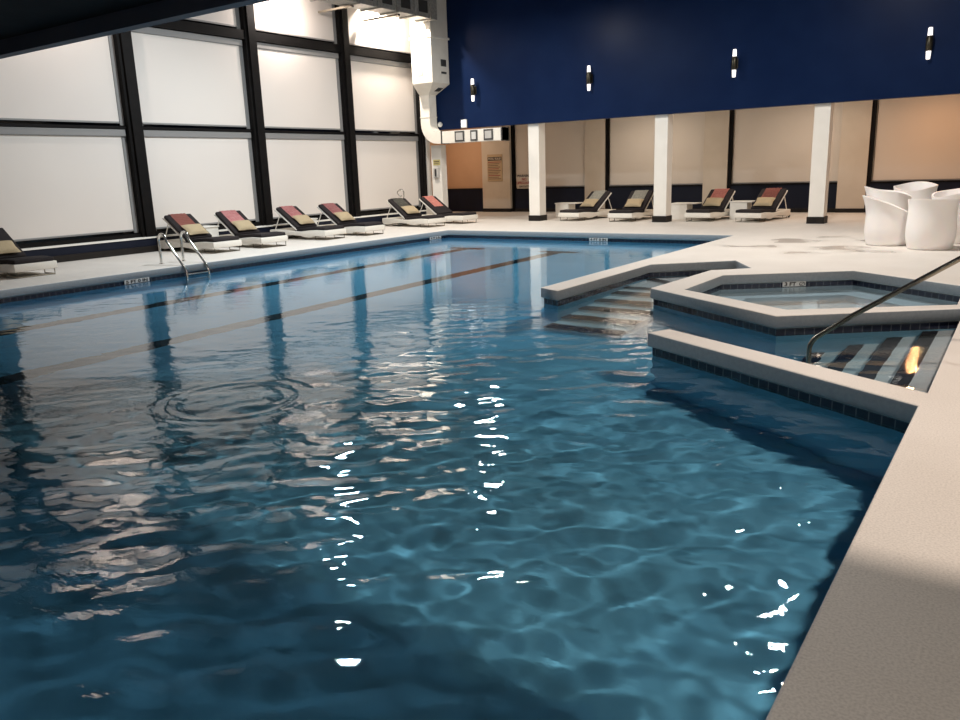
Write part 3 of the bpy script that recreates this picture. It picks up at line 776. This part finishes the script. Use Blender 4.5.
b = MB(); b.tube(p, .023, 12); r = b.build('rail', 'steel_dark', t, smooth=True)
b = MB(); b.lathe([(.06, 0), (.06, .01), (.03, .02)], 16, (1.74, 0, .001)); b.build('base_flange', 'steel_dark', t, smooth=True)
t = thing('hook_stand', 'curved chrome hook rising from a thin pole behind the grey-towelled corner lounger', 'hook', (-16.50, 19.60, 0), math.radians(-50))
p = [(0, .05, .0), (0, .05, .72), (0, .10, .85)]
for k in range(0, 13):
    a = -.3+k/12*(2*PI*.86); p.append((0, .0+.10*math.cos(a), .97+.10*math.sin(a)))
b = MB(); b.tube(p, .024, 8); b.build('hook', 'chrome', t, smooth=True)
b = MB(); b.lathe([(.16, 0), (.16, .02), (.03, .04)], 18); b.build('base_plate', 'rubber', t, smooth=True)

# ------------------------------------------------------------------ tulip seats
def tulip(loc, rz, rimf, label, s=1.0):
    t = thing('tulip_seat', label, 'tulip armchair', loc, rz, 'white tulip-shaped plastic seats')
    n = 48; prof = [(0, .84), (.03, .89), (.12, .95), (.28, 1.0), (.45, 1.0), (.62, .97), (.78, .95), (.9, .965), (1.0, 1.0)]
    b = MB(); R0 = .40*s; rings = []
    for (u, rr) in prof:
        ring = []
        for k in range(n):
            th = 2*PI*k/n; h, fl = rimf(th)
            rad = R0*(rr + max(0, u-.6)*fl)
            ring.append(b.bm.verts.new((rad*math.cos(th), rad*math.sin(th), .002+u*h*s)))
        rings.append(ring)
    nin = len(prof)
    for (u, rr) in list(reversed(prof))[:6]:
        ring = []
        for k in range(n):
            th = 2*PI*k/n; h, fl = rimf(th)
            rad = R0*(rr + max(0, u-.6)*fl)-.035
            ring.append(b.bm.verts.new((rad*math.cos(th), rad*math.sin(th), max(.40*s, .004+u*h*s-.004))))
        rings.append(ring)
    for A, C in zip(rings, rings[1:]):
        for k in range(n): b.bm.faces.new((A[k], A[(k+1) % n], C[(k+1) % n], C[k]))
    b.bm.faces.new(rings[0][::-1]); b.bm.faces.new(rings[-1])
    b.build('shell', 'plastic_white', t, smooth=True)
    MB().lathe([(.30*s, .405*s), (.33*s, .42*s), (.32*s, .445*s), (.28*s, .455*s)], 28).build('seat_pad', 'plastic_white', t, smooth=True)
    return t
def rim(center, low, hi, petal=.04, flare=.45):
    def f(th):
        c = .5+.5*math.cos(th-center)
        return (low+(hi-low)*c**.8+petal*math.cos(3*(th-center))*.5, flare*c**3+.03)
    return f
tulip((-2.16, 16.45, 0), 0, rim(math.radians(190), .54, .92, .0), 'white tulip seat at the front left of its cluster, rim sloping down to the right', .98)
tulip((-1.41, 15.90, 0), 0, rim(math.radians(260), .84, .88, .0, .0), 'white tulip seat standing nearest the handrail, with a level rim towards the pool', .98)
tulip((-2.42, 18.25, 0), 0, rim(math.radians(185), .80, .99), 'white tulip seat at the back left of its cluster, showing only its pale pointed tip')
tulip((-2.08, 19.35, 0), 0, rim(math.radians(85), .86, 1.0, .03, .1), 'white tulip seat at the back middle of its cluster, its rounded back rising highest', 1.03)
tulip((-1.16, 17.15, 0), 0, rim(math.radians(40), .84, 1.0, .02, .12), 'white tulip seat cut off by the right edge of the photo')

# ------------------------------------------------------------------ lights
def area(name, loc, size, power, color, target=None, shape='DISK', size_y=None, spread=180, caustic=False):
    d = bpy.data.lights.new(name, 'AREA'); d.shape = shape; d.size = size
    if size_y: d.size_y = size_y
    d.energy = power; d.color = color; d.spread = math.radians(spread)
    o = bpy.data.objects.new(name, d); COL.objects.link(o); o.location = loc
    if target is not None:
        o.rotation_euler = (Vector(target)-Vector(loc)).to_track_quat('-Z', 'Y').to_euler()
    if caustic: d.cycles.is_caustics_light = True
    return o
WARM, NEUT, COOL = (1, .86, .72), (1, .95, .88), (.86, .94, 1)
area('ceiling_lamp', (1.4, 6.0, 6.9), .40, 480, (1, .83, .70), caustic=True)
area('ceiling_lamp', (-3.6, 15.0, 6.9), .5, 540, (1, .94, .87), caustic=True)
area('pendant_lamp', (-12.1, 11.9, 6.0), .5, 470, (.86, .95, 1), caustic=True)
area('pendant_lamp', (-11.8, 17.2, 6.0), .5, 300, NEUT, caustic=True)
# wall washers on the clerestory shades
for y, p in ((9.2, 70), (15.4, 70)):
    area('wall_washer', (-15.9, y, 6.6 if y < 12 else 5.95), .25, p, (1, .88, .80), (-16.95, y, 5.75), spread=160)
area('wall_washer', (-16.45, 19.0, 6.5), .25, 260, (1, .88, .76), (-16.75, 19.7, 5.4), spread=170)
# warm lamps under the far low ceiling, then added fills under the near one
area('low_lamp', (-18.2, 24.2, 3.4), 1.2, 40, (1, .72, .50))
area('low_lamp', (-10.6, 24.0, 3.4), 1.8, 50, (1, .84, .68))
area('low_lamp', (-5.5, 24.0, 3.4), 1.8, 47, (1, .82, .66))
area('low_lamp', (-2.3, 24.4, 3.4), .22, 38, (1, .50, .24))
area('low_lamp', (2.5, -2.0, 3.0), .6, 175, (1, .80, .62))  # unseen fill added behind the camera to lift the shaded deck and fascia
area('low_lamp', (-3.0, -.8, 3.0), .6, 45, (.9, .95, 1), caustic=True)  # unseen fill added over the near pool to brighten its dark water

# ------------------------------------------------------------------ world and view
w = bpy.data.worlds.new('night'); sc.world = w; w.use_nodes = True
w.node_tree.nodes['Background'].inputs['Color'].default_value = (.02, .025, .035, 1)
w.node_tree.nodes['Background'].inputs['Strength'].default_value = .3
vs = sc.view_settings; vs.view_transform = 'Standard'; vs.look = 'None'; vs.gamma = 1; vs.exposure = 0.0
vs.use_curve_mapping = False
for o in COL.objects:
    if o.name.startswith(('floor_pool', 'trim_pool', 'tread', 'floor_hot_tub', 'trim_lane', 'trim_hot_tub_wall', 'trim_hot', 'nosing')):
        o.cycles.is_caustics_receiver = True
cy = sc.cycles
cy.max_bounces = 10; cy.diffuse_bounces = 4; cy.glossy_bounces = 5; cy.transmission_bounces = 8; cy.volume_bounces = 0
cy.caustics_refractive = True; cy.caustics_reflective = False; cy.sample_clamp_indirect = 6; cy.sample_clamp_direct = 0
cy.blur_glossy = 0.5
